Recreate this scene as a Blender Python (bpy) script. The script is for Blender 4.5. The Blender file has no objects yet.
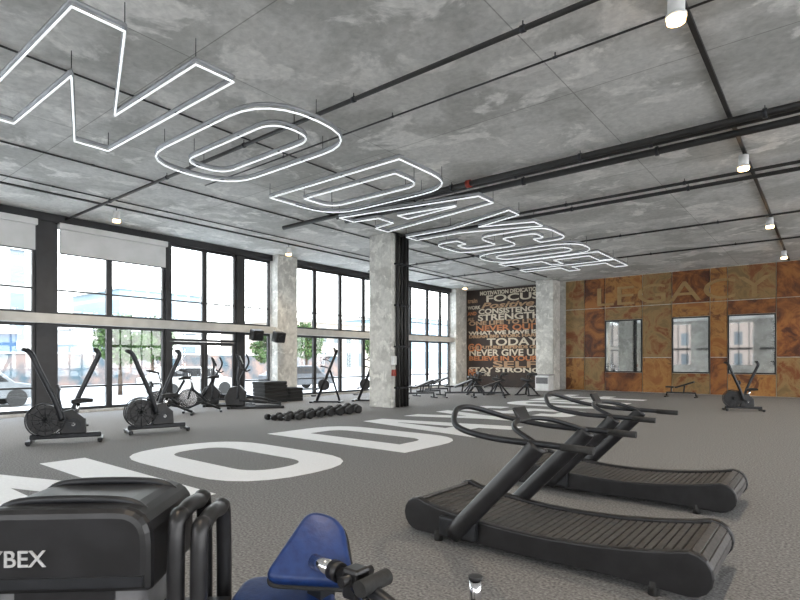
import bpy, bmesh, math, random
from mathutils import Vector, Matrix, Euler, noise as mnoise
random.seed(7)
S = bpy.context.scene
COL = S.collection

# ------------------------------------------------------------ materials
def mat(name, c1, c2=None, rough=0.6, metal=0.0, scale=5.0, bump=0.0, detail=4.0, lo=0.35, hi=0.65,
        emit=None, estr=0.0, bdist=0.02, rvar=0.0):
    m = bpy.data.materials.new(name); m.use_nodes = True
    nt = m.node_tree; b = nt.nodes['Principled BSDF']
    b.inputs['Roughness'].default_value = rough
    b.inputs['Metallic'].default_value = metal
    b.inputs['Base Color'].default_value = (*c1, 1)
    tc = nt.nodes.new('ShaderNodeTexCoord')
    if c2 is None:
        c2 = tuple(min(1, c * 1.18 + 0.004) for c in c1)
    n = nt.nodes.new('ShaderNodeTexNoise'); n.inputs['Scale'].default_value = scale
    n.inputs['Detail'].default_value = detail
    nt.links.new(tc.outputs['Object'], n.inputs['Vector'])
    r = nt.nodes.new('ShaderNodeValToRGB')
    r.color_ramp.elements[0].position = lo; r.color_ramp.elements[0].color = (*c1, 1)
    r.color_ramp.elements[1].position = hi; r.color_ramp.elements[1].color = (*c2, 1)
    nt.links.new(n.outputs['Fac'], r.inputs['Fac'])
    nt.links.new(r.outputs['Color'], b.inputs['Base Color'])
    if bump > 0:
        bp = nt.nodes.new('ShaderNodeBump'); bp.inputs['Strength'].default_value = bump
        bp.inputs['Distance'].default_value = bdist
        nt.links.new(n.outputs['Fac'], bp.inputs['Height'])
        nt.links.new(bp.outputs['Normal'], b.inputs['Normal'])
    if emit:
        b.inputs['Emission Color'].default_value = (*emit, 1)
        b.inputs['Emission Strength'].default_value = estr
    return m

def mixc(nt, a, b, fac, mode='MIX'):
    n = nt.nodes.new('ShaderNodeMix'); n.data_type = 'RGBA'; n.blend_type = mode
    for key, v in ((0, fac), (6, a), (7, b)):
        if hasattr(v, 'links'):
            nt.links.new(v, n.inputs[key])
        elif key == 0: n.inputs[0].default_value = v
        else: n.inputs[key].default_value = (*v, 1)
    return n.outputs[2]

def concrete(name, base, dark, light, joints=None, scale=0.55, bump=0.15):
    m = bpy.data.materials.new(name); m.use_nodes = True
    nt = m.node_tree; b = nt.nodes['Principled BSDF']; b.inputs['Roughness'].default_value = 0.85
    tc = nt.nodes.new('ShaderNodeTexCoord')
    def nz(s, d, lo, hi, off=0, dist=.4):
        mp = nt.nodes.new('ShaderNodeMapping'); mp.inputs['Location'].default_value = (off, off*1.7, off*.3)
        nt.links.new(tc.outputs['Object'], mp.inputs['Vector'])
        n = nt.nodes.new('ShaderNodeTexNoise'); n.inputs['Scale'].default_value = s
        n.inputs['Detail'].default_value = d; n.inputs['Roughness'].default_value = .62
        n.inputs['Distortion'].default_value = dist
        nt.links.new(mp.outputs['Vector'], n.inputs['Vector'])
        r = nt.nodes.new('ShaderNodeMapRange'); r.inputs['From Min'].default_value = lo
        r.inputs['From Max'].default_value = hi
        nt.links.new(n.outputs['Fac'], r.inputs['Value'])
        return r.outputs['Result'], n.outputs['Fac']
    f1, h1 = nz(scale, 9, .47, .57)
    f2, _ = nz(scale*2.1, 9, .54, .60, 11, .5)
    f3, h3 = nz(9, 6, .3, .75, 5)
    c = mixc(nt, base, dark, f1)
    c = mixc(nt, c, light, f2)
    g = nt.nodes.new('ShaderNodeMapRange'); g.inputs['From Min'].default_value = .25; g.inputs['From Max'].default_value = .8
    g.inputs['To Min'].default_value = .8; g.inputs['To Max'].default_value = 1.18
    nt.links.new(h3, g.inputs['Value'])
    vm = nt.nodes.new('ShaderNodeVectorMath'); vm.operation = 'SCALE'
    nt.links.new(c, vm.inputs[0]); nt.links.new(g.outputs['Result'], vm.inputs['Scale'])
    out = vm.outputs['Vector']
    if joints:
        br = nt.nodes.new('ShaderNodeTexBrick'); br.offset = 0; br.squash = 1
        br.inputs['Scale'].default_value = 1; br.inputs['Brick Width'].default_value = joints[0]
        br.inputs['Row Height'].default_value = joints[1]; br.inputs['Mortar Size'].default_value = .010
        br.inputs['Mortar Smooth'].default_value = .4
        br.inputs['Color1'].default_value = (1, 1, 1, 1); br.inputs['Color2'].default_value = (.93, .93, .93, 1)
        br.inputs['Mortar'].default_value = (.55, .55, .54, 1)
        mp = nt.nodes.new('ShaderNodeMapping'); mp.inputs['Location'].default_value = (joints[2], joints[3], 0)
        nt.links.new(tc.outputs['Object'], mp.inputs['Vector']); nt.links.new(mp.outputs['Vector'], br.inputs['Vector'])
        out = mixc(nt, out, br.outputs['Color'], 1.0, 'MULTIPLY')
    nt.links.new(out, b.inputs['Base Color'])
    bp = nt.nodes.new('ShaderNodeBump'); bp.inputs['Strength'].default_value = bump; bp.inputs['Distance'].default_value = .02
    nt.links.new(h3, bp.inputs['Height']); nt.links.new(bp.outputs['Normal'], b.inputs['Normal'])
    return m

def rust(name, a, bcol, c, seed):
    m = bpy.data.materials.new(name); m.use_nodes = True
    nt = m.node_tree; b = nt.nodes['Principled BSDF']
    b.inputs['Roughness'].default_value = .45; b.inputs['Metallic'].default_value = .3
    tc = nt.nodes.new('ShaderNodeTexCoord')
    mp = nt.nodes.new('ShaderNodeMapping'); mp.inputs['Location'].default_value = (seed*3.1, seed, seed*2)
    nt.links.new(tc.outputs['Object'], mp.inputs['Vector'])
    n = nt.nodes.new('ShaderNodeTexNoise'); n.inputs['Scale'].default_value = 1.1; n.inputs['Detail'].default_value = 10
    n.inputs['Roughness'].default_value = .68; n.inputs['Distortion'].default_value = 1.2
    nt.links.new(mp.outputs['Vector'], n.inputs['Vector'])
    r = nt.nodes.new('ShaderNodeValToRGB')
    e = r.color_ramp.elements
    e[0].position = .40; e[0].color = (*a, 1); e[1].position = .60; e[1].color = (*c, 1)
    k = e.new(.5); k.color = (*bcol, 1)
    nt.links.new(n.outputs['Fac'], r.inputs['Fac']); nt.links.new(r.outputs['Color'], b.inputs['Base Color'])
    return m

def glassmat(name, tint=(.96, .985, .985), refl=.04):
    m = bpy.data.materials.new(name); m.use_nodes = True
    nt = m.node_tree; nt.nodes.clear()
    o = nt.nodes.new('ShaderNodeOutputMaterial'); t = nt.nodes.new('ShaderNodeBsdfTransparent')
    g = nt.nodes.new('ShaderNodeBsdfGlossy'); mx = nt.nodes.new('ShaderNodeMixShader')
    t.inputs['Color'].default_value = (*tint, 1); g.inputs['Roughness'].default_value = .02
    mx.inputs[0].default_value = refl
    nt.links.new(t.outputs[0], mx.inputs[1]); nt.links.new(g.outputs[0], mx.inputs[2]); nt.links.new(mx.outputs[0], o.inputs[0])
    return m

M_CEIL = concrete('ceiling_concrete', (.68, .675, .65), (.50, .50, .475), (.84, .83, .80), (3.6, 4.1, -.6, .3), .5)
M_CONC = concrete('column_concrete', (.64, .63, .59), (.50, .49, .455), (.76, .75, .70), None, 1.4)
M_CARPET = mat('carpet_gray', (.075, .073, .072), (.32, .312, .305), .95, scale=48, bump=.4, detail=8, lo=.28, hi=.75, bdist=.008)
M_WHITEP = mat('floor_paint_white', (.86, .86, .86), (.92, .92, .92), .8, scale=30, detail=6)
M_FRAME = mat('window_frame_dark', (.014, .014, .016), rough=.45)
M_GLASS = glassmat('window_glass')
M_BEAM = mat('beam_light_gray', (.46, .46, .44), (.54, .54, .52), .6, scale=3)
M_BLIND = mat('roller_blind', (.62, .63, .62), (.7, .7, .7), .8, scale=2)
M_BLACK = mat('black_plastic', (.009, .009, .010), (.016, .016, .018), .38, scale=12)
M_RUBBER = mat('black_rubber', (.013, .013, .013), (.022, .022, .022), .75, scale=60)
M_STEEL = mat('dark_steel', (.022, .024, .027), (.034, .036, .041), .38, metal=.5, scale=8)
M_CHROME = mat('chrome', (.7, .7, .72), (.8, .8, .82), .12, metal=1, scale=4)
M_SLAT = mat('tread_slat', (.040, .037, .035), (.07, .066, .062), .6, scale=25)
M_GRAYP = mat('gray_panel', (.14, .14, .145), (.18, .18, .185), .4, scale=10)
M_BLUE = mat('blue_vinyl', (.006, .024, .11), (.010, .036, .145), .42, scale=40, bump=.08)
M_WHITE = mat('white_paint', (.7, .7, .69), rough=.5)
M_NEON = mat('neon_tube', (.8, .82, .84), rough=.3, emit=(.95, .98, 1), estr=.8)
M_ALU = mat('aluminium_channel', (.28, .29, .30), rough=.4, metal=.5)
M_PIPE = mat('pipe_black', (.014, .014, .014), (.024, .023, .022), .5, scale=6)
M_GLOW = mat('lamp_glow', (1, .8, .5), rough=.3, emit=(1, .62, .28), estr=20)
M_MIRROR = mat('mirror_silver', (.58, .60, .60), (.60, .62, .62), .03, metal=1)
M_RED = mat('red_paint', (.28, .03, .015), rough=.5)
M_LABEL = mat('label_white', (.42, .42, .42), rough=.5)
RUSTS = [rust('rust_gold', (.28, .11, .03), (.40, .20, .06), (.13, .045, .018), 1),
         rust('rust_brown', (.075, .026, .014), (.20, .07, .022), (.34, .14, .04), 2),
         rust('rust_olive', (.20, .13, .055), (.30, .19, .08), (.20, .065, .02), 3)]

# ------------------------------------------------------------ mesh builder
class B:
    def __init__(s): s.bm = bmesh.new(); s.mats = []
    def mi(s, m):
        if m not in s.mats: s.mats.append(m)
        return s.mats.index(m)
    def merge(s, t, m, smooth=False):
        i = s.mi(m)
        for f in t.faces: f.material_index = i; f.smooth = smooth
        me = bpy.data.meshes.new('tmp'); t.to_mesh(me); t.free(); s.bm.from_mesh(me); bpy.data.meshes.remove(me)
    def box(s, size, loc, m, rot=(0, 0, 0), bev=0.0, seg=2, taper=None):
        t = bmesh.new(); bmesh.ops.create_cube(t, size=1)
        for v in t.verts:
            v.co = Vector((v.co.x*size[0], v.co.y*size[1], v.co.z*size[2]))
            if taper and v.co.z > 0: v.co.x *= taper; v.co.y *= taper
        if bev > 0: bmesh.ops.bevel(t, geom=list(t.edges), offset=bev, segments=seg, affect='EDGES', profile=.5)
        bmesh.ops.transform(t, matrix=Matrix.Translation(loc) @ Euler(rot).to_matrix().to_4x4(), verts=t.verts)
        s.merge(t, m, bev > 0 and seg > 2)
    def b2(s, lo, hi, m, **k):
        s.box([hi[i]-lo[i] for i in range(3)], [(hi[i]+lo[i])/2 for i in range(3)], m, **k)
    def cyl(s, p1, p2, r, m, r2=None, seg=20):
        p1 = Vector(p1); p2 = Vector(p2); d = p2-p1; t = bmesh.new()
        bmesh.ops.create_cone(t, cap_ends=True, segments=seg, radius1=r, radius2=r if r2 is None else r2, depth=d.length)
        q = d.to_track_quat('Z', 'Y').to_matrix().to_4x4()
        bmesh.ops.transform(t, matrix=Matrix.Translation((p1+p2)/2) @ q, verts=t.verts)
        i = s.mi(m)
        for f in t.faces: f.material_index = i; f.smooth = len(f.verts) == 4
        me = bpy.data.meshes.new('tmp'); t.to_mesh(me); t.free(); s.bm.from_mesh(me); bpy.data.meshes.remove(me)
    def tube(s, pts, r, m, seg=10, smooth=0, closed=False, ry=None):
        P = [Vector(p) for p in pts]
        if smooth: P = catmull(P, smooth, closed)
        t = bmesh.new(); rings = []; n = len(P); up = None
        for i, p in enumerate(P):
            a = P[i-1] if (i > 0 or closed) else p; b = P[(i+1) % n] if (i < n-1 or closed) else p
            d = (b-a).normalized()
            if up is None:
                up = Vector((0, 0, 1)) if abs(d.z) < .9 else Vector((0, 1, 0))
            up = (up - d*up.dot(d)).normalized(); sd = d.cross(up)
            r2 = ry if ry else r
            rings.append([t.verts.new(p + sd*math.cos(2*math.pi*k/seg)*r + up*math.sin(2*math.pi*k/seg)*r2) for k in range(seg)])
        R = range(n) if closed else range(n-1)
        for i in R:
            A = rings[i]; C = rings[(i+1) % n]
            for k in range(seg): t.faces.new((A[k], A[(k+1) % seg], C[(k+1) % seg], C[k]))
        if not closed: t.faces.new(rings[0][::-1]); t.faces.new(rings[-1])
        bmesh.ops.recalc_face_normals(t, faces=t.faces)
        s.merge(t, m, True)
    def prism(s, poly, y0, y1, m, axis='Y', bev=0, smooth=False):
        t = bmesh.new()
        def mk(p, v):
            return (p[0], v, p[1]) if axis == 'Y' else ((v, p[0], p[1]) if axis == 'X' else (p[0], p[1], v))
        A = [t.verts.new(mk(p, y0)) for p in poly]; C = [t.verts.new(mk(p, y1)) for p in poly]
        t.faces.new(A); t.faces.new(C[::-1]); n = len(poly)
        for i in range(n): t.faces.new((A[i], C[i], C[(i+1) % n], A[(i+1) % n]))
        bmesh.ops.recalc_face_normals(t, faces=t.faces)
        if bev:
            es = [e for e in t.edges if len(e.link_faces) == 2 and any(len(f.verts) == n and n != 4 for f in e.link_faces)]
            bmesh.ops.bevel(t, geom=es, offset=bev, segments=3, affect='EDGES', profile=.5)
        s.merge(t, m, smooth)
    def ring(s, c, R, r, m, axis='Y', n=32, seg=8):
        pts = []
        for k in range(n):
            a = 2*math.pi*k/n; u, v = R*math.cos(a), R*math.sin(a)
            pts.append((c[0]+u, c[1], c[2]+v) if axis == 'Y' else ((c[0], c[1]+u, c[2]+v) if axis == 'X' else (c[0]+u, c[1]+v, c[2])))
        s.tube(pts, r, m, seg=seg, closed=True)
    def done(s, name, loc=(0, 0, 0), rz=0, scale=1):
        me = bpy.data.meshes.new(name); s.bm.to_mesh(me); s.bm.free()
        for m in s.mats: me.materials.append(m)
        o = bpy.data.objects.new(name, me); COL.objects.link(o)
        o.location = loc; o.rotation_euler = (0, 0, rz); o.scale = (scale,)*3
        return o
def inst(o, loc, rz=0, scale=1):
    n = bpy.data.objects.new(o.name.split('.')[0], o.data); COL.objects.link(n)
    n.location = loc; n.rotation_euler = (0, 0, rz); n.scale = (scale,)*3
    return n
def catmull(P, k, closed=False):
    out = []; n = len(P)
    for i in range(n if closed else n-1):
        p0 = P[i-1] if (i > 0 or closed) else P[0]; p1 = P[i]; p2 = P[(i+1) % n]
        p3 = P[(i+2) % n] if (i+2 < n or closed) else P[-1]
        for j in range(k):
            t = j/k
            out.append(.5*((2*p1)+(p2-p0)*t+(2*p0-5*p1+4*p2-p3)*t*t+(3*p1-p0-3*p2+p3)*t**3))
    if not closed: out.append(P[-1])
    return out

# ------------------------------------------------------------ room shell
XW, XE, YS, YN, H = -16.6, 11.0, -9.0, 26.5, 5.5
b = B(); b.b2((XW-.3, YS-.3, -.2), (XE+.3, YN+.3, 0), M_CARPET); b.done('floor')
b = B(); b.b2((XW-.3, YS-.3, H), (XE+.3, YN+.3, H+.35), M_CEIL); b.done('ceiling')
M_WALL = concrete('wall_concrete', (.60, .59, .56), (.48, .47, .44), (.7, .69, .66), None, 1)
b = B(); b.b2((XW-.3, YN, 0), (XE+.3, YN+.3, H), M_WALL); b.done('wall_north')
b = B()
b.b2((XW-.3, YS, 0), (XW, YN, .08), M_WALL)
b.b2((XW-.3, YS, 5.28), (XW, YN, H), M_FRAME)
piers = [(.6, 1.5), (12.95, 13.9), (25.35, 26.5), (-9, -8.4)]
for a, c in piers: b.b2((XW-.3, a, .08), (XW+.3, c, H-.001), M_CONC)
b.done('wall_west')
for nm, pl in (('wall_south', 'S'), ('wall_east', 'E')):
    b = B()
    L0, L1 = (XW, XE) if pl == 'S' else (YS, YN)
    def seg(a, c, z0, z1, m, t=.3):
        if pl == 'S': b.b2((a, YS-t, z0), (c, YS, z1), m)
        else: b.b2((XE, a, z0), (XE+t, c, z1), m)
    sill = 1.0 if pl == 'S' else .3
    seg(L0, L1, 0, sill, M_WALL); seg(L0, L1, 5.2, H, M_WALL)
    k = L0
    while k < L1:
        seg(k, min(k+(1.6 if pl == 'S' else .5), L1), sill, 5.2, M_WALL); k += 5.4
    k = L0 + .5
    while k < L1-1:
        seg(k, min(k+4.9, L1), 2.5, 2.72, M_FRAME, .12)
        for q in (1.1, 1.95, 2.8, 3.65, 4.5): 
            if k+q < L1: seg(k+q, k+q+.09, sill, 5.2, M_FRAME, .12)
        k += 5.4
    b.done(nm)

def window(y0, y1, zt=5.28, lowdoor=False, idx=1):
    b = B(); x0, x1 = XW-.2, XW-.1; f = .08
    def frame(z0, z1):
        b.b2((x0, y0, z0), (x1, y0+f, z1), M_FRAME); b.b2((x0, y1-f, z0), (x1, y1, z1), M_FRAME)
        b.b2((x0, y0+f, z0), (x1, y1-f, z0+f), M_FRAME); b.b2((x0, y0+f, z1-f), (x1, y1-f, z1), M_FRAME)
        b.b2((XW-.155, y0+f, z0+f), (XW-.145, y1-f, z1-f), M_GLASS)
    frame(2.75, zt)
    frame(2.12 if lowdoor else .08, 2.5)
    if not lowdoor:
        b.b2((x0, y0+f, .72), (x1, y1-f, .77), M_FRAME)
    b.b2((x0, y0+f, 3.42), (x1, y1-f, 3.46), M_FRAME)
    b.done('window_%d' % idx)
edges = [-8.35, -5.9, -3.6, -1.4, .55], [1.55, 3.3, 5.15], [5.6, 7.05, 8.75], [8.9, 10.17, 11.4], [11.7, 12.9], [13.95, 15.2, 16.7, 18.2, 19.9, 21.7, 23.2, 24.4, 25.3]
i = 1
for grp in edges:
    for a, c in zip(grp[:-1], grp[1:]):
        window(a, c, 5.28, lowdoor=(8.8 < a < 11.0), idx=i); i += 1
b = B()
for a, c in ((5.15, 5.6), (8.75, 8.9), (11.4, 11.7)): b.b2((XW-.25, a, .08), (XW-.05, c, 5.28), M_FRAME)
b.done('trim_2')
for k, (a, c) in enumerate(((8.9, 10.17), (10.17, 11.4))):
    b = B(); f = .12; x0, x1 = XW-.19, XW-.12
    b.b2((x0, a+.01, .081), (x1, a+f, 2.11), M_FRAME); b.b2((x0, c-f, .081), (x1, c-.01, 2.11), M_FRAME)
    b.b2((x0, a+f, .081), (x1, c-f, .3), M_FRAME); b.b2((x0, a+f, 2.0), (x1, c-f, 2.11), M_FRAME)
    b.b2((XW-.16, a+f, .3), (XW-.15, c-f, 2.0), M_GLASS)
    yh = c-.17 if k == 0 else a+.17
    b.tube([(XW-.12, yh, .85), (XW-.05, yh, .87), (XW-.05, yh, 1.25), (XW-.12, yh, 1.27)], .014, M_CHROME)
    b.done('door_%d' % (k+1))
b = B()
for a, c in ((YS, .6), (1.5, 12.95), (13.9, 25.35)):
    b.b2((XW-.25, a, 2.5), (XW+.22, c, 2.75), M_BEAM)
b.done('trim_1')
for y0, y1 in ((5.65, 8.74), (1.55, 5.14)):
    b = B()
    b.b2((XW-.02, y0+.05, 4.45), (XW+.05, y1-.04, 5.1), M_BLIND); b.b2((XW-.04, y0, 5.1), (XW+.14, y1, 5.27), M_BLIND, bev=.02)
    b.cyl((XW+.02, y0+.05, 4.44), (XW+.02, y1-.04, 4.44), .02, M_STEEL)
    b.done('roller_blind')

def column(x, y, pipes=True):
    b = B(); b.box((.9, .9, H-.002), (x, y, H/2), M_CONC, bev=.02)
    if pipes:
        for k, (dx, dy, r) in enumerate(((.52, -.2, .06), (.52, .0, .045), (.52, .17, .06), (.51, .33, .035))):
            b.cyl((x+dx, y+dy, .02), (x+dx, y+dy, H-.01), r, M_PIPE)
        for z in (.6, 1.9, 3.2, 4.5): b.b2((x+.45, y-.3, z), (x+.6, y+.4, z+.05), M_STEEL)
        b.b2((x+.45, y-.43, 1.35), (x+.56, y-.3, 1.62), M_WHITE)
        b.b2((x+.45, y-.42, 1.0), (x+.56, y-.32, 1.2), M_RED)
    b.done('concrete_column')
column(-11.15, 13.35); column(-11.15, 25.9, False)

# ------------------------------------------------------------ rust cladding, mirrors
b = B(); yb = YN
xs = [-10.45, -9.5, -8.5, -6.8, -5.55, -4.05, -3.4, -1.7, -.4, 1.0, 2.4, 4.0]
mir = {2: 1, 4: 1, 6: 1, 8: 1}
k = 0
for i in range(len(xs)-1):
    a, c = xs[i]+.015, xs[i+1]-.015
    rows = [(0.02, .9), (3.42, 4.0), (4.03, 5.45)] if i in mir else [(0.02, 1.6), (1.63, 4.0), (4.03, 5.45)]
    for z0, z1 in rows:
        b.b2((a, yb-.05, z0), (c, yb-.001, z1), RUSTS[(i*2+k*k+int(z0)) % 3]); k += 1
b.done('rusted_metal_cladding')
for i in mir:
    b = B(); a, c = xs[i]+.012, xs[i+1]-.012
    b.b2((a+.05, yb-.045, .97), (c-.05, yb-.03, 3.35), M_MIRROR)
    for q in ((a, a+.05, .92, 3.4), (c-.05, c, .92, 3.4), (a+.05, c-.05, .92, .97), (a+.05, c-.05, 3.35, 3.4)):
        b.b2((q[0], yb-.07, q[2]), (q[1], yb-.001, q[3]), M_STEEL)
    b.done('wall_mirror')

def text(body, name, loc, size, m, rot=(math.pi/2, 0, 0), ext=.01, off=0.0, w=None, parent=None, shear=0, align='LEFT'):
    cu = bpy.data.curves.new(name, 'FONT'); cu.body = body; cu.size = size; cu.extrude = ext; cu.offset = off
    cu.shear = shear; cu.align_x = align; cu.resolution_u = 4
    o = bpy.data.objects.new(name, cu); COL.objects.link(o); cu.materials.append(m)
    o.location = loc; o.rotation_euler = rot
    if w:
        bpy.context.view_layer.update(); o.scale = (w/max(o.dimensions.x, .01), 1, 1)
    if parent: o.parent = parent
    return o
M_GOLD = mat('gold_lettering', (.33, .21, .09), (.40, .27, .12), .45, metal=.4)
text('LEGACY', 'wall_lettering', (-9.0, YN-.07, 4.12), 1.25, M_GOLD, ext=.015, w=7.0)

mur = bpy.data.objects.new('typography_mural', None); COL.objects.link(mur)
M_MUR = mat('mural_brown', (.022, .014, .011), (.04, .024, .017), .7, scale=2)
b = B(); b.b2((-16.28, YN-.06, .02), (-11.65, YN-.001, 5.46), M_MUR); o = b.done('mural_board'); o.parent = mur
MC = [mat('mural_orange', (.42, .15, .055), rough=.7), mat('mural_cream', (.52, .46, .36), rough=.7), mat('mural_tan', (.34, .21, .12), rough=.7)]
rows = [("MOTIVATION DEDICATION", .25, 1, .9, 3.6), ("FOCUS", .46, 1, 1.3, 3.2), ("Positive", .40, 2, .95, 3.2), ("CONSISTENCY", .34, 1, .8, 3.8),
        ("STRENGTH", .42, 1, .75, 3.8), ("ONE LIFE TO LIVE", .28, 2, .1, 4.3), ("NEVER QUIT", .38, 0, .6, 3.9), ("WHAT WE HAVE IS", .24, 1, .1, 4.2), ("DREAM BIG WORK HARD", .2, 2, .1, 4.3),
        ("TODAY", .50, 1, 1.4, 3.1), ("THE FUTURE DEPENDS ON", .2, 2, .1, 4.3), ("NEVER GIVE UP", .44, 1, .1, 4.3), ("BELIEVE IN YOUR", .3, 0, .1, 4.2), ("SELF", .42, 2, 1.8, 2.6), ("STAY STRONG", .3, 1, .1, 4.3)]
z = 5.36
for k, (t, s, c, x, w) in enumerate(rows):
    z -= s*.88
    text(t, 'mural_text_%d' % k, (-16.22+x*.9, YN-.066, z), s*1.12, MC[c], w=min(w, 4.45-x*.9), ext=.003, off=.012, parent=mur, shear=.3 if t == "Positive" else 0)
for t, x, z, s, c in (("train", -16.2, 4.75, .34, 2), ("WORK", -16.2, 4.38, .26, 1), ("AND", -16.2, 4.05, .26, 0), ("ALL", -16.2, 3.72, .26, 2), ("GO", -16.2, 2.0, .6, 0), ("BE", -16.2, .62, .5, 0), ("THE", -15.3, .62, .3, 1)):
    text(t, 'mural_word_'+t.lower(), (x, YN-.068, z), s, MC[c], ext=.003, off=.01, parent=mur)

# ------------------------------------------------------------ letters
def fillet(pts, rad, n=6):
    out = []; N = len(pts)
    for i, p in enumerate(pts):
        r = rad[i] if isinstance(rad, (list, tuple)) else rad
        p = Vector(p)
        if r <= 0: out.append(p); continue
        a = (Vector(pts[i-1])-p).normalized(); c = (Vector(pts[(i+1) % N])-p).normalized()
        A = p+a*r; C = p+c*r
        for k in range(n+1):
            t = k/n; q = A*(1-t)**2+p*2*t*(1-t)+C*t*t
            out.append(q.copy())
    return out
def glyph(ch, w, h, s):
    if ch == 'N': return [[(0,0),(s,0),(s,.60*h),(w-s,0),(w,0),(w,h),(w-s,h),(w-s,.40*h),(s,h),(0,h)]]
    if ch == 'O': return [fillet([(0,0),(w,0),(w,h),(0,h)], w*.48), fillet([(s,s),(w-s,s),(w-s,h-s),(s,h-s)], (w-2*s)*.48)]
    if ch == 'D': return [fillet([(0,0),(w,0),(w,h),(0,h)], [0, w*.48, w*.48, 0]), fillet([(s,s),(w-s,s),(w-s,h-s),(s,h-s)], [0,(w-2*s)*.48,(w-2*s)*.48,0])]
    if ch == 'A':
        k = .33*w/h
        return [[(0,0),(.33*w,h),(.67*w,h),(w,0),(w-s,0),(w-s-k*.2*h,.2*h),(s+k*.2*h,.2*h),(s,0)],
                [(s+k*.35*h,.35*h),(w-s-k*.35*h,.35*h),(w*.5+.03,.78*h),(w*.5-.03,.78*h)]]
    if ch == 'Y': return [[(w/2-s/2,0),(w/2+s/2,0),(w/2+s/2,.42*h),(w,h),(w-s,h),(w/2,.62*h),(s,h),(0,h),(w/2-s/2,.42*h)]]
    if ch == 'F': return [[(0,0),(s,0),(s,.4*h),(w*.88,.4*h),(w*.88,.4*h+s*.85),(s,.4*h+s*.85),(s,h-s*.9),(w,h-s*.9),(w,h),(0,h)]]
    if ch == 'S':
        m = h/2
        P = [(0,0),(w,0),(w,m+s/2),(s,m+s/2),(s,h-s),(w-s,h-s),(w-s,h-s-.35),(w,h-s-.35),(w,h),(0,h),(0,m-s/2),(w-s,m-s/2),(w-s,s),(s,s),(s,s+.35),(0,s+.35)]
        return [fillet(P, [.5,.5,.5,.15,.15,.12,0,0,.5,.5,.5,.15,.15,.12,0,0])]
floorL = [('N',1.45,1.95),('O',3.74,2.2),('D',6.82,2.0),('A',9.0,2.1),('Y',11.3,2.1),('S',13.6,1.9),('O',16.5,2.1),('F',18.9,1.8),('F',20.95,1.8)]
cu = bpy.data.curves.new('floor_lettering', 'CURVE'); cu.dimensions = '2D'; cu.fill_mode = 'BOTH'; cu.extrude = .002
for ch, y0, w in floorL:
    for loop in glyph(ch, w, 3.55, .6):
        sp = cu.splines.new('POLY'); sp.points.add(len(loop)-1)
        for p, q in zip(sp.points, loop): p.co = (q[0]+y0, q[1], 0, 1)
        sp.use_cyclic_u = True
cu.materials.append(M_WHITEP)
o = bpy.data.objects.new('floor_lettering', cu); COL.objects.link(o)
o.location = (-5.36, 0, .003); o.rotation_euler = (0, 0, math.pi/2)

ceilL = [('N',2.22,1.94),('O',4.70,1.92),('D',7.65,1.95),('A',9.85,1.95),('Y',11.95,1.95),('S',14.05,1.75),('O',16.4,1.9),('F',18.4,1.65),('F',20.2,1.65)]
b = B(); zc = 5.17
for ch, y0, w in ceilL:
    for loop in glyph(ch, w, 3.75, .54):
        n = len(loop); loop = [Vector((q[0], q[1])) for q in loop]
        pts = [(-9.9+q.y, y0+q.x, zc) for q in loop]
        up = [(p[0], p[1], zc+.07) for p in pts]
        def dens(pp):
            o = []
            for i in range(len(pp)):
                A = Vector(pp[i]); C = Vector(pp[(i+1) % len(pp)]); L = (C-A).length
                o.append(A)
                if L > .3: o.append(A+(C-A)*(.05/L)); o.append(C-(C-A)*(.05/L))
            return o
        b.tube(dens(pts), .013, M_NEON, seg=6, closed=True)
        b.tube(dens(up), .028, M_ALU, seg=6, closed=True)
        for k in range(0, n, max(1, n//4)):
            b.cyl((pts[k][0], pts[k][1], zc+.07), (pts[k][0], pts[k][1], H-.004), .006, M_STEEL, seg=6)
b.done('neon_lettering')

# ------------------------------------------------------------ ceiling services
def pipe(pts, r, name='ceiling_pipe', coup=()):
    b = B(); b.tube(pts, r, M_PIPE, seg=12)
    p, q = Vector(pts[0]), Vector(pts[-1]); L = (q-p).length; n = int(L/2.6)
    for k in range(1, n):
        c = p+(q-p)*k/n; b.cyl((c.x, c.y, c.z), (c.x, c.y, H-.004), .008, M_STEEL, seg=6)
        d = (q-p).normalized()*.03; b.cyl(c-d, c+d, r*1.3, M_STEEL, seg=12)
    for x in coup: b.cyl((x-.05, p.y, p.z), (x+.05, p.y, p.z), r*1.4, M_RED)
    return b.done(name)
pipe([(XW+.05, 5.84, 5.40), (XE-.1, 5.84, 5.40)], .034)
pipe([(-11, 6.7, 5.43), (XE-.1, 6.7, 5.43)], .014)
pipe([(-12.5, 10.15, 5.37), (XE-.1, 10.15, 5.37)], .06, coup=(-6.2,))
pipe([(-10.6, 10.45, 5.40), (XE-.1, 10.45, 5.40)], .035)
pipe([(-10.55, 10.75, 5.37), (XE-.1, 10.75, 5.37)], .065)
pipe([(-10.55, 13.15, 5.40), (XE-.1, 13.15, 5.40)], .035)
pipe([(-10.55, 13.55, 5.38), (XE-.1, 13.55, 5.38)], .045)
pipe([(-15.9, 17.6, 5.42), (XE-.1, 17.6, 5.42)], .028)
pipe([(-15.9, 21.3, 5.42), (XE-.1, 21.3, 5.42)], .028)
pipe([(-10.6, 9.0, 5.472), (-10.6, 24.5, 5.472)], .024)
pipe([(-11.75, YS+.1, 5.474), (-11.75, YN-.2, 5.474)], .018)
pipe([(-8.2, YS+.1, 5.478), (-8.2, 9.7, 5.478)], .014)
pipe([(-13.9, YS+.1, 5.476), (-13.9, YN-.2, 5.476)], .016)
b = B(); b.b2((-1.31, YS+.1, 5.455), (-1.25, YN-.1, 5.499), M_PIPE); b.done('lighting_track')
b = B(); b.b2((-14.54, YS+.1, 5.46), (-14.48, YN-.1, 5.499), M_PIPE); b.done('lighting_track')
b = B()
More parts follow.
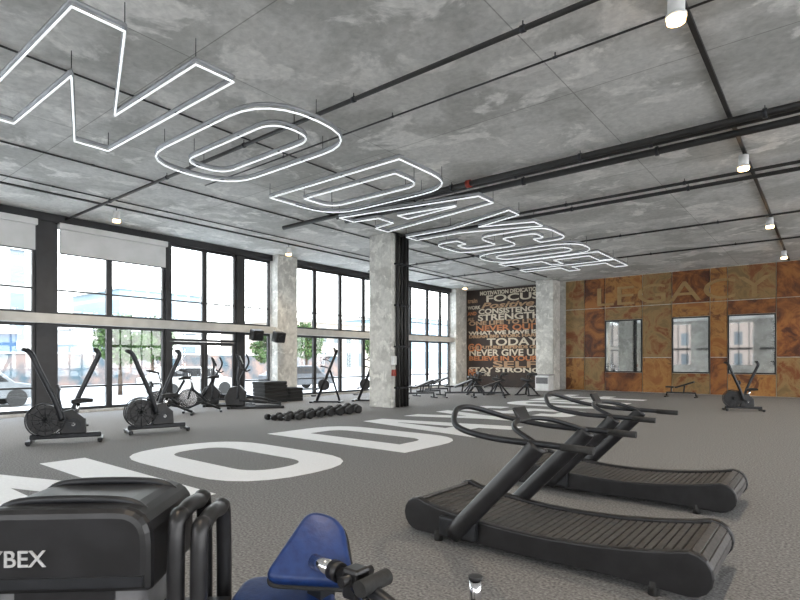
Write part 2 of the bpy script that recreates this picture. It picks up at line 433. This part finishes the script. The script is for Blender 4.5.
b.cyl((0, 0, 0), (0, 0, -.1), .012, M_STEEL); b.cyl((0, 0, -.08), (0, 0, -.30), .085, M_WHITE, seg=24)
b.cyl((0, 0, -.28), (0, 0, -.31), .105, M_WHITE, seg=24); b.cyl((0, 0, -.305), (0, 0, -.36), .09, M_GLOW, seg=24)
src = b; first = True
for x in (-1.28, -14.51):
    for y in (-5.0, .6, 6.3, 12.0, 17.7, 23.4):
        if first: tl = src.done('track_light', (x, y, 5.453)); first = False
        else: inst(tl, (x, y, 5.453))
        l = bpy.data.lights.new('track_lamp', 'SPOT'); l.energy = 280; l.color = (1, .82, .6); l.spot_size = 2.4; l.spot_blend = .8; l.shadow_soft_size = .07
        lo = bpy.data.objects.new('track_lamp', l); COL.objects.link(lo); lo.location = (x, y, 5.05)

# ------------------------------------------------------------ treadmills
def prof(x): return .185+.115*(x/1.1)**2
b = B()
top = [(x, prof(x)+.03) for x in [(-1.0+2.05*k/20) for k in range(21)]]
def nose(cx, cz, r, a0, a1, n=8): return [(cx+r*math.cos(a0+(a1-a0)*k/n), cz+r*math.sin(a0+(a1-a0)*k/n)) for k in range(n+1)]
poly = nose(-1.0, .185, .14, -math.pi/2, -3*math.pi/2) + top[1:-1] + nose(1.05, .185, .14, math.pi/2, -math.pi/2) + [(.6, .06), (0, .05), (-.6, .05)]
for y0, y1 in ((-.45, -.385), (.385, .45)): b.prism(poly, y0, y1, M_BLACK, bev=.012)
inner = nose(-1.0, .185, .10, -math.pi/2, -3*math.pi/2) + [(x, z-.05) for x, z in top[1:-1]] + nose(1.05, .185, .10, math.pi/2, -math.pi/2) + [(0, .08)]
b.prism(inner, -.385, .385, M_RUBBER)
n = 36
for k in range(n):
    x = -1.0+2.05*(k+.5)/n; sl = math.atan(.115*2*x/1.21)
    b.box((2.05/n*.86, .75, .022), (x, 0, prof(x)-.002), M_SLAT, rot=(0, -sl, 0), bev=.004, seg=1)
for cx, s0 in ((-1.0, 1), (1.05, -1)):
    for k in range(6):
        a = math.pi/2+s0*(k+.5)*math.pi/7
        b.box((.05, .75, .022), (cx+.115*math.cos(a), 0, .185+.115*math.sin(a)), M_SLAT, rot=(0, -(a-math.pi/2), 0), bev=.004, seg=1)
for x in (-.8, .85):
    for y in (-.42, .42): b.cyl((x, y, 0), (x, y, .09), .035, M_RUBBER)
for s in (-1, 1):
    b.tube([(-.62, s*.49, .10), (-.32, s*.495, .42), (.02, s*.5, .78), (.10, s*.5, .88)], .05, M_BLACK, seg=14, smooth=4, ry=.072)
    b.box((.34, .06, .15), (-.58, s*.47, .15), M_STEEL, bev=.015)
    b.cyl((.28, s*.5, .885), (.50, s*.5, .88), .027, M_RUBBER)
b.tube([(.46, -.5, .88), (.2, -.5, .89), (-.25, -.5, .90), (-.6, -.44, .95), (-.78, -.2, 1.04), (-.82, 0, 1.07), (-.78, .2, 1.04), (-.6, .44, .95), (-.25, .5, .90), (.2, .5, .89), (.46, .5, .88)], .024, M_STEEL, seg=12, smooth=6)
b.tube([(.12, -.5, .88), (-.15, -.35, .97), (-.25, 0, 1.0), (-.15, .35, .97), (.12, .5, .88)], .02, M_STEEL, seg=12, smooth=6)
b.box((.03, .2, .13), (-.26, 0, 1.04), M_BLACK, rot=(0, -.5, 0), bev=.01)
tm = b.done('curved_treadmill', (-1.74, 4.12, 0), 0, 1.01)
inst(tm, (-1.88, 6.34, 0), 0, 1.01)

# ------------------------------------------------------------ air bike with V levers
b = B()
b.box((.08, .62, .06), (-.55, 0, .05), M_STEEL, bev=.015); b.box((.08, .55, .06), (.55, 0, .05), M_STEEL, bev=.015)
b.box((1.12, .09, .09), (0, 0, .12), M_STEEL, bev=.02)
for x in (-.55, .55):
    for y in (-.25, .25): b.cyl((x, y, 0), (x, y, .03), .03, M_RUBBER)
b.cyl((-.32, -.07, .42), (-.32, .07, .42), .27, M_BLACK, seg=32)
for s in (-1, 1):
    b.ring((-.32, s*.09, .42), .30, .012, M_STEEL); b.ring((-.32, s*.09, .42), .2, .006, M_STEEL); b.ring((-.32, s*.09, .42), .1, .006, M_STEEL)
    for k in range(12):
        a = k*math.pi/6; b.cyl((-.32, s*.09, .42), (-.32+.3*math.cos(a), s*.09, .42+.3*math.sin(a)), .006, M_STEEL, seg=6)
b.prism([(-.1, .15), (.32, .15), (.30, .42), (.1, .6), (-.12, .55)], -.07, .07, M_BLACK, bev=.02)
b.cyl((.12, -.14, .33), (.12, .14, .33), .03, M_CHROME)
b.cyl((.12, -.08, .33), (.12, -.07, .33), .12, M_STEEL)
for s in (-1, 1):
    b.box((.2, .02, .035), (.12+s*.08, s*.13, .33-s*.03), M_STEEL, rot=(0, .3, 0)); b.box((.1, .1, .03), (.12+s*.17, s*.19, .33-s*.06), M_RUBBER, bev=.008)
b.tube([(.15, 0, .5), (.2, 0, .72)], .03, M_CHROME)
b.prism([(.08, .70), (.42, .72), (.42, .78), (.26, .80), (.08, .77)], -.11, .11, M_RUBBER, bev=.02)
b.tube([(-.05, -.17, .42), (-.15, -.19, .75), (-.40, -.22, 1.35), (-.50, -.22, 1.60), (-.58, -.22, 1.68)], .045, M_STEEL, smooth=5)
b.tube([(0.05, .17, .42), (.15, .19, .75), (.40, .22, 1.35), (.50, .22, 1.60), (.45, .22, 1.70)], .045, M_STEEL, smooth=5)
b.cyl((-.60, -.34, 1.68), (-.60, -.12, 1.68), .032, M_RUBBER)
b.cyl((.45, .10, 1.70), (.45, .34, 1.70), .032, M_RUBBER)
b.cyl((0, -.2, .42), (0, .2, .42), .025, M_STEEL)
b.tube([(-.05, 0, .5), (-.12, 0, .8), (-.12, 0, .98)], .025, M_STEEL, smooth=4)
b.box((.04, .2, .13), (-.12, 0, 1.0), M_BLACK, rot=(0, -.35, 0), bev=.012)
ab = b.done('air_bike', (-10.9, 3.85, 0), math.radians(65))
inst(ab, (-11.0, 5.60, 0), math.radians(75))
inst(ab, (-2.0, 18.7, 0), math.radians(20), .85)

b = B()
b.box((1.1, .12, .06), (0, 0, .03), M_STEEL, bev=.015); b.box((.1, .7, .06), (-.5, 0, .03), M_STEEL, bev=.015); b.box((.1, .6, .06), (.5, 0, .03), M_STEEL, bev=.015)
b.tube([(-.35, 0, .06), (.38, 0, 1.86)], .05, M_BLACK, seg=12, ry=.085)
b.tube([(.46, 0, .06), (.12, 0, 1.15)], .035, M_STEEL)
b.cyl((-.10, -.07, .62), (-.10, .07, .62), .2, M_BLACK, seg=28)
for s in (-1, 1):
    b.tube([(-.35, s*.12, .35+.1*s), (-.50, s*.24, .36+.1*s)], .02, M_STEEL); b.box((.12, .2, .03), (-.38+.04*s, s*.2, .36+.12*s), M_RUBBER, bev=.008)
    b.tube([(.12, s*.05, 1.32+.12*s), (-.02, s*.2, 1.38+.12*s), (-.14, s*.22, 1.40+.12*s)], .02, M_STEEL, smooth=3)
    b.cyl((-.14, s*.16, 1.40+.12*s), (-.14, s*.30, 1.40+.12*s), .026, M_RUBBER)
b.tube([(.25, 0, 1.62), (.1, -.2, 1.62), (0, -.22, 1.55)], .018, M_STEEL); b.tube([(.25, 0, 1.62), (.1, .2, 1.62), (0, .22, 1.55)], .018, M_STEEL)
b.box((.05, .24, .18), (.30, 0, 1.84), M_BLACK, rot=(0, -.3, 0), bev=.015)
vc = b.done('vertical_climber', (-13.9, 13.2, 0), math.radians(35)); inst(vc, (-13.2, 14.6, 0), math.radians(35))

b = B()
b.box((.07, .5, .06), (-.5, 0, .03), M_STEEL, bev=.015); b.box((.07, .5, .06), (.5, 0, .03), M_STEEL, bev=.015)
b.tube([(-.5, 0, .08), (0, 0, .3), (.5, 0, .08)], .035, M_STEEL)
b.cyl((-.38, -.03, .4), (-.38, .03, .4), .24, M_CHROME, seg=32); b.ring((-.38, 0, .4), .24, .03, M_BLACK)
b.tube([(-.38, .06, .4), (-.28, .06, .75)], .025, M_STEEL); b.tube([(-.38, -.06, .4), (-.28, -.06, .75)], .025, M_STEEL)
b.tube([(-.32, 0, .7), (0, 0, .45), (.12, 0, .3)], .04, M_STEEL); b.tube([(0, 0, .4), (.3, 0, .95)], .035, M_STEEL)
b.tube([(-.24, 0, .65), (-.36, 0, 1.15)], .03, M_CHROME)
b.tube([(-.62, -.2, 1.22), (-.42, -.22, 1.17), (-.34, 0, 1.15), (-.42, .22, 1.17), (-.62, .2, 1.22)], .02, M_RUBBER, smooth=5)
b.prism([(.16, .96), (.46, .98), (.46, 1.05), (.3, 1.06), (.14, 1.0)], -.09, .09, M_RUBBER, bev=.02)
b.prism([(-.42, .32), (.15, .2), (.2, .34), (-.36, .5)], .06, .1, M_BLACK, bev=.01)
for s in (-1, 1):
    b.box((.17, .02, .03), (.04+s*.08, s*.11, .3), M_STEEL); b.box((.09, .09, .03), (.04+s*.16, s*.17, .3), M_RUBBER)
sb = b.done('spin_bike', (-13.9, 7.5, 0), math.radians(55)); inst(sb, (-14.1, 8.5, 0), math.radians(60))

b = B()
b.box((1.7, .1, .08), (0, -.22, .04), M_BLACK, bev=.02); b.box((1.7, .1, .08), (0, .22, .04), M_BLACK, bev=.02)
b.box((.1, .7, .08), (-.8, 0, .04), M_BLACK, bev=.02); b.box((.1, .6, .08), (.8, 0, .04), M_BLACK, bev=.02)
b.prism([(-.9, .08), (-.35, .08), (-.3, .5), (-.5, .72), (-.8, .65), (-.95, .35)], -.15, .15, M_BLACK, bev=.03)
b.tube([(-.6, 0, .65), (-.55, 0, 1.1), (-.5, 0, 1.4)], .04, M_STEEL); b.box((.06, .4, .28), (-.48, 0, 1.5), M_BLACK, rot=(0, -.4, 0), bev=.02)
for s in (-1, 1):
    b.tube([(-.55, s*.26, .3), (-.52, s*.28, .9), (-.38+s*.12, s*.29, 1.4), (-.45+s*.12, s*.27, 1.68)], .03, M_STEEL, smooth=5)
    b.tube([(-.5, s*.24, .35+s*.08), (.75, s*.22, .14)], .03, M_STEEL)
    b.prism([(-.05, .26+s*.03), (.32, .2+s*.03), (.34, .25+s*.03), (-.04, .32+s*.03)], s*.24-.08, s*.24+.08, M_RUBBER)
    b.tube([(-.45, s*.2, 1.25), (-.3, s*.22, 1.15), (-.2, s*.2, 1.2)], .018, M_RUBBER, smooth=4)
el = b.done('elliptical_trainer', (-14.0, 10.3, 0), math.radians(50)); inst(el, (-15.3, 10.2, 0), math.radians(55), .95)

b = B()
for k in range(6): b.box((.7, 1.0, .12), (random.uniform(-.02, .02), random.uniform(-.03, .03), .06+k*.125), M_RUBBER, bev=.02)
for k in range(4): b.box((.6, .6, .12), (0, .95, .06+k*.125), M_RUBBER, bev=.02)
b.done('stacked_foam_blocks', (-15.5, 12.0, 0))
b = B()
for k in range(9):
    r = .075+.006*k; y = k*.36
    for s in (-1, 1):
        b.cyl((s*.07, y, r*.9), (s*(.07+.11+.004*k), y, r*.9), r, M_RUBBER, seg=6)
    b.cyl((-.08, y, r*.9), (.08, y, r*.9), .017, M_CHROME)
    if k < 8:
        for s in (-1, 1): b.cyl((.38+s*.07, y+.1, r*.9), (.38+s*.19, y+.1, r*.9), r, M_RUBBER, seg=6)
        b.cyl((.3, y+.1, r*.9), (.46, y+.1, r*.9), .017, M_CHROME)
b.done('dumbbells', (-10.9, 8.45, 0.004))

b = B()
b.box((.34, .28, .07), (-.45, 0, .45), M_BLACK, bev=.02); b.box((.8, .28, .07), (.15, 0, .56), M_BLACK, rot=(0, -.35, 0), bev=.02)
b.box((1.2, .07, .07), (0, 0, .2), M_STEEL); b.box((.06, .55, .05), (-.6, 0, .025), M_STEEL); b.box((.06, .55, .05), (.6, 0, .025), M_STEEL)
b.tube([(-.6, 0, .04), (-.58, 0, .2)], .03, M_STEEL); b.tube([(.6, 0, .04), (.58, 0, .2)], .03, M_STEEL)
b.tube([(-.4, 0, .2), (-.4, 0, .42)], .03, M_STEEL); b.tube([(.1, 0, .2), (.15, 0, .53)], .03, M_STEEL)
wb = b.done('weight_bench', (-12.6, 17.0, 0), math.radians(60))
inst(wb, (-13.2, 18.4, 0), math.radians(70)); inst(wb, (-11.6, 18.3, 0), math.radians(50)); inst(wb, (-4.7, 24.0, 0), 0, .9)
inst(wb, (-10.6, 18.9, 0), math.radians(35)); inst(wb, (-13.9, 20.0, 0), math.radians(65))
b = B()
for s in (-1, 1):
    b.tube([(-.35*s, -.28, .03), (0, 0, .55), (.1*s, .1, .85)], .035, M_STEEL); b.tube([(-.35*s, .28, .03), (0, 0, .55)], .035, M_STEEL)
b.box((.5, .34, .12), (0, 0, .66), M_BLACK, rot=(0, .2, 0), bev=.04, seg=3); b.box((.14, .5, .12), (.28, 0, .9), M_BLACK, bev=.04, seg=3)
b.box((.08, .7, .05), (-.36, 0, .025), M_STEEL); b.box((.08, .7, .05), (.36, 0, .025), M_STEEL)
rc = b.done('back_extension_bench', (-12.0, 20.3, 0), .4)
inst(rc, (-11.1, 20.6, 0), .1); inst(rc, (-10.0, 21.1, 0), -.3); inst(rc, (-12.9, 21.5, 0), .8)
b = B(); b.box((.7, .6, .75), (0, 0, .375), M_WHITE, bev=.02); b.box((.74, .64, .04), (0, 0, .77), M_GRAYP, bev=.01)
b.box((.6, .01, .3), (0, -.305, .5), M_GRAYP); b.done('towel_cabinet', (-10.95, 25.0, 0))

b = B(); b.box((.22, .34, .3), (0, 0, 0), M_BLACK, rot=(0, .25, 0), bev=.03); b.cyl((-.25, 0, .1), (-.1, 0, .05), .02, M_STEEL)
b.cyl((.11, 0, -.05), (.125, 0, -.055), .1, M_STEEL)
sp = b.done('wall_speaker', (XW+.42, 11.9, 2.40), 0, 1.3); inst(sp, (XW+.62, 12.75, 2.35), 0, 1.3)

# ------------------------------------------------------------ foreground selectorised machine
b = B()
b.box((.46, .34, .55), (0, 0, .70), M_GRAYP, bev=.05, seg=4)
cap = fillet([(-.27, .74), (.27, .74), (.27, 1.0), (-.27, 1.0)], [0.02, .02, .11, .11])
b.prism([tuple(p) for p in cap], -.21, .21, M_BLACK, bev=.03)
b.box((.5, .012, .03), (0, -.213, .78), M_STEEL)
for k in (-1, 1): b.tube([(-.25, k*.13, .93), (-.2, k*.13, .99), (-.1, k*.13, 1.008), (.1, k*.13, 1.008), (.2, k*.13, .99), (.25, k*.13, .93)], .014, M_STEEL, smooth=4)
b.box((.30, .006, .30), (0, -.172, .60), M_BLACK, bev=.002)
b.box((.22, .3, .5), (-.38, -.12, .60), M_BLACK, bev=.07, seg=5)
b.cyl((-.38, -.285, .66), (-.38, -.26, .66), .07, M_STEEL)
for dx, zt in ((.33, .95), (.40, .92)):
    b.tube([(dx, -.16, .1), (dx, -.16, zt-.08), (dx, -.10, zt), (dx, .06, zt), (dx, .13, zt-.08), (dx, .13, .1)], .027, M_BLACK, seg=14, smooth=5)
b.box((.5, .05, .05), (.2, 0, .6), M_STEEL)
b.box((1.0, .1, .08), (-.05, -.16, .04), M_STEEL, bev=.02); b.box((1.0, .1, .08), (-.05, .13, .04), M_STEEL, bev=.02)
b.box((.44, .32, .4), (0, 0, .28), M_STEEL, bev=.01)
mach = b.done('weight_stack_machine', (-2.02, .80, 0), math.radians(42), 1.035)
text('CYBEX', 'logo', (-.25, -.213, .83), .07, M_LABEL, ext=.002, off=.0005, parent=mach)

b = B()
tri = fillet([(-.16, -.10), (.16, -.12), (.11, .12), (-.02, .155)], [.06, .06, .07, .05])
def pad(b, poly, z0, z1, mx, m):
    t = bmesh.new(); n = len(poly)
    A = [t.verts.new((p[0], p[1], z0)) for p in poly]; C = [t.verts.new((p[0], p[1], z1)) for p in poly]
    fa = t.faces.new(A); fc = t.faces.new(C)
    for i in range(n): t.faces.new((A[i], A[(i+1) % n], C[(i+1) % n], C[i]))
    bmesh.ops.recalc_face_normals(t, faces=t.faces)
    es = [e for e in t.edges if (fa in e.link_faces) or (fc in e.link_faces)]
    bmesh.ops.bevel(t, geom=es, offset=min(.02, (z1-z0)*.4), segments=4, affect='EDGES', profile=.5)
    bmesh.ops.transform(t, matrix=mx, verts=t.verts); b.merge(t, m, True)
mx1 = Matrix.Translation((-1.44, 1.29, .815)) @ Euler((math.radians(50), 0, math.radians(40))).to_matrix().to_4x4()
pad(b, tri, -.03, .03, mx1, M_BLUE)
tri2 = [p*1.06 for p in tri]
pad(b, tri2, -.045, -.028, mx1, M_RUBBER)
seat = fillet([(-.2, -.15), (.2, -.15), (.17, .15), (-.17, .15)], .07)
mx2 = Matrix.Translation((-1.53, 1.24, .62)) @ Euler((math.radians(8), 0, math.radians(40))).to_matrix().to_4x4()
pad(b, seat, -.035, .035, mx2, M_BLUE); pad(b, [p*1.02 for p in seat], -.055, -.033, mx2, M_RUBBER)
b.cyl((-1.40, 1.27, .80), (-1.30, 1.262, .80), .026, M_CHROME); b.cyl((-1.30, 1.262, .80), (-1.26, 1.26, .797), .033, M_BLACK)
b.tube([(-1.3, 1.26, .80), (-1.1, 1.26, .77), (-.86, 1.24, .71)], .022, M_STEEL, seg=14)
b.tube([(-1.25, 1.26, .79), (-.86, 1.17, .68)], .012, M_CHROME)
b.box((.07, .07, .1), (-1.2, 1.27, .78), M_BLACK, bev=.012); b.cyl((-1.2, 1.2, .80), (-1.2, 1.34, .80), .016, M_BLACK)
b.cyl((-1.12, 1.2, .80), (-1.12, 1.33, .80), .026, M_RUBBER)
b.tube([(-.86, 1.24, .71), (-.84, 1.24, .1)], .035, M_STEEL)
b.box((.07, .07, .56), (-1.5, 1.28, .33), M_STEEL, bev=.01); b.box((.8, .07, .07), (-1.17, 1.26, .08), M_STEEL, bev=.01)
b.box((.07, .07, .1), (-1.44, 1.34, .66), M_STEEL)
b.box((.07, .6, .07), (-1.5, 1.3, .035), M_STEEL, bev=.01); b.box((.07, .9, .07), (-.9, 1.45, .035), M_STEEL, bev=.01)
b.cyl((-1.01, 1.70, .05), (-1.01, 1.70, .60), .03, M_BLACK); b.cyl((-1.01, 1.70, .60), (-1.01, 1.70, .70), .022, M_CHROME); b.cyl((-1.01, 1.70, .70), (-1.01, 1.70, .712), .026, M_BLACK)
b.box((.2, .07, .06), (-.97, 1.70, .06), M_STEEL)
b.done('leg_curl_machine')

# ------------------------------------------------------------ exterior
M_STREET = mat('asphalt', (.30, .30, .30), (.38, .38, .38), .9, scale=3)
M_PAVE = mat('sidewalk', (.70, .69, .66), (.76, .75, .72), rough=.9)
b = B(); b.b2((-90, -60, -.45), (90, 90, -.21), M_STREET)
b.b2((-21.5, -60, -.21), (XW-.3, 90, -.1), M_PAVE); b.b2((XE+.3, -60, -.21), (60, 90, -.1), M_PAVE); b.b2((XW-.3, -60, -.21), (XE+.3, YS-.3, -.1), M_PAVE)  # unseen east and south paving, added pale to bounce daylight onto the ceiling
b.done('street_ground')
def facade(name, wall, win, bw, rh, mort, ax='Y'):
    m = bpy.data.materials.new(name); m.use_nodes = True; nt = m.node_tree; p = nt.nodes['Principled BSDF']; p.inputs['Roughness'].default_value = .7
    tc = nt.nodes.new('ShaderNodeTexCoord'); sx = nt.nodes.new('ShaderNodeSeparateXYZ'); cx = nt.nodes.new('ShaderNodeCombineXYZ')
    nt.links.new(tc.outputs['Object'], sx.inputs[0]); nt.links.new(sx.outputs[ax], cx.inputs['X']); nt.links.new(sx.outputs['Z'], cx.inputs['Y'])
    br = nt.nodes.new('ShaderNodeTexBrick'); br.offset = 0; br.inputs['Scale'].default_value = 1
    br.inputs['Brick Width'].default_value = bw; br.inputs['Row Height'].default_value = rh; br.inputs['Mortar Size'].default_value = mort
    br.inputs['Mortar Smooth'].default_value = 0
    br.inputs['Color1'].default_value = (*win, 1); br.inputs['Color2'].default_value = (*[w*1.5 for w in win], 1); br.inputs['Mortar'].default_value = (*wall, 1)
    nt.links.new(cx.outputs[0], br.inputs['Vector']); nt.links.new(br.outputs['Color'], p.inputs['Base Color'])
    return m
F1 = facade('facade_white', (.5, .5, .48), (.12, .15, .18), 2.4, 3.2, .5)
F2 = facade('facade_glass', (.36, .39, .41), (.15, .21, .25), 1.8, 3.0, .18)
F3 = facade('facade_stone', (.30, .26, .22), (.08, .095, .10), 2.2, 3.0, .6)
F5 = facade('facade_tan', (.16, .13, .11), (.04, .05, .055), 2.2, 3.0, .6, 'X')
F4 = mat('blue_shed', (.02, .06, .13), (.03, .085, .17), .6, scale=1)
for lo, hi, m in (((-60, -30, -.2), (-50, 2, 7), F3), ((-56, 3, -.2), (-46, 13, 3.4), F4), ((-85, 6, -.2), (-72, 24, 14), F1), ((-80, 29, -.2), (-66, 40, 10), F2),
                  ((-52, 16, -.2), (-44, 27, 3.8), F1), ((-62, 40, -.2), (-48, 60, 6), F3), ((-75, 64, -.2), (-50, 88, 8), F2), ((-30, -44, -.2), (-6, -34, 7), F5), ((-3, -46, -.2), (22, -36, 5), F5)):
    b = B(); b.b2(lo, hi, m); b.b2((lo[0]-.2, lo[1]-.2, hi[2]), (hi[0]+.2, hi[1]+.2, hi[2]+.3), M_BEAM); b.done('building')
GR = mat('graffiti', (.03, .06, .08), (.19, .13, .11), .7, scale=.9, detail=3)
b = B(); b.b2((-40.3, 2, -.2), (-40, 40, 1.9), GR); b.b2((-40.35, 2, 1.9), (-39.95, 40, 2.0), M_BEAM); b.done('graffiti_fence')
M_LEAF = mat('leaves', (.015, .04, .008), (.05, .10, .022), .8, scale=3); M_BARK = mat('bark', (.06, .04, .028), rough=.9)
def tree(x, y, s):
    b = B(); b.cyl((0, 0, 0), (0, 0, 2.2), .12, M_BARK, r2=.08)
    for k in range(6): b.cyl((0, 0, 1.6), (random.uniform(-.8, .8), random.uniform(-.8, .8), 3.1), .05, M_BARK, r2=.02)
    t = bmesh.new()
    for k in range(2400):
        a = random.uniform(0, 6.28); u = random.uniform(-1, 1); rr = 1.35*random.random()**.4
        c = Vector((rr*math.cos(a)*math.sqrt(1-u*u), rr*math.sin(a)*math.sqrt(1-u*u), 3.0+rr*u*1.05))
        if mnoise.noise(c*1.3) < -.15: continue
        e = Euler((random.uniform(0, 3), random.uniform(0, 3), random.uniform(0, 3))).to_matrix(); L = random.uniform(.09, .16)
        t.faces.new([t.verts.new(c+e@Vector(q)*L) for q in ((-1, 0, 0), (0, -.6, 0), (1, 0, 0), (0, .6, 0))])
    b.merge(t, M_LEAF, False)
    b.done('street_tree', (x, y, -.2), random.uniform(0, 6), s)
for x, y, s in ((-27, 11.9, .9), (-33, 16.5, 1.0), (-30, 23, .9), (-34, 30, 1.1), (-30, 3.2, .8), (-33, 38, 1.0)): tree(x, y, s)
def car(x, y, m):
    b = B()
    b.prism([(-2.1, .3), (2.1, .3), (2.15, .75), (1.3, .9), (.75, 1.38), (-1.0, 1.4), (-1.75, .95), (-2.15, .85)], -.85, .85, m, axis='X', bev=.05)
    b.prism([(1.1, .92), (.68, 1.3), (-.95, 1.32), (-1.5, .95)], -.86, .86, M_BLACK, axis='X')
    for yy in (-1.35, 1.35):
        for s in (-1, 1): b.cyl((s*.7, yy, .32), (s*.9, yy, .32), .32, M_RUBBER)
    b.done('parked_car', (x, y, -.2))
car(-24, 13.8, mat('car_white', (.4, .4, .4), rough=.3)); car(-24, 20.5, mat('car_gray', (.06, .065, .075), rough=.3)); car(-24, 5.2, mat('car_silver', (.14, .15, .16), rough=.3))

# ------------------------------------------------------------ light
w = bpy.data.worlds.new('sky'); S.world = w; w.use_nodes = True
nt = w.node_tree; bg = nt.nodes['Background']
tc = nt.nodes.new('ShaderNodeTexCoord'); sx = nt.nodes.new('ShaderNodeSeparateXYZ'); rp = nt.nodes.new('ShaderNodeValToRGB')
nt.links.new(tc.outputs['Generated'], sx.inputs[0]); nt.links.new(sx.outputs['Z'], rp.inputs['Fac'])
rp.color_ramp.elements[0].color = (1, .985, .96, 1); rp.color_ramp.elements[1].color = (.68, .80, 1, 1)
nt.links.new(rp.outputs['Color'], bg.inputs['Color']); bg.inputs['Strength'].default_value = 8.2
l = bpy.data.lights.new('sun', 'SUN'); l.energy = 8.5; l.angle = .02; l.color = (1, .95, .88)
o = bpy.data.objects.new('sun', l); COL.objects.link(o)
o.rotation_euler = Vector((-.75, .35, -1.0)).to_track_quat('-Z', 'Y').to_euler()

# ------------------------------------------------------------ camera
c = bpy.data.cameras.new('camera'); co = bpy.data.objects.new('camera', c); COL.objects.link(co)
c.lens = 537/800*36; c.sensor_width = 36; c.shift_y = 60/800; c.clip_start = .05; c.clip_end = 400
co.location = (0, 0, 1.5); co.rotation_euler = (math.pi/2, 0, math.radians(38.7))
S.camera = co
S.view_settings.view_transform = 'Standard'
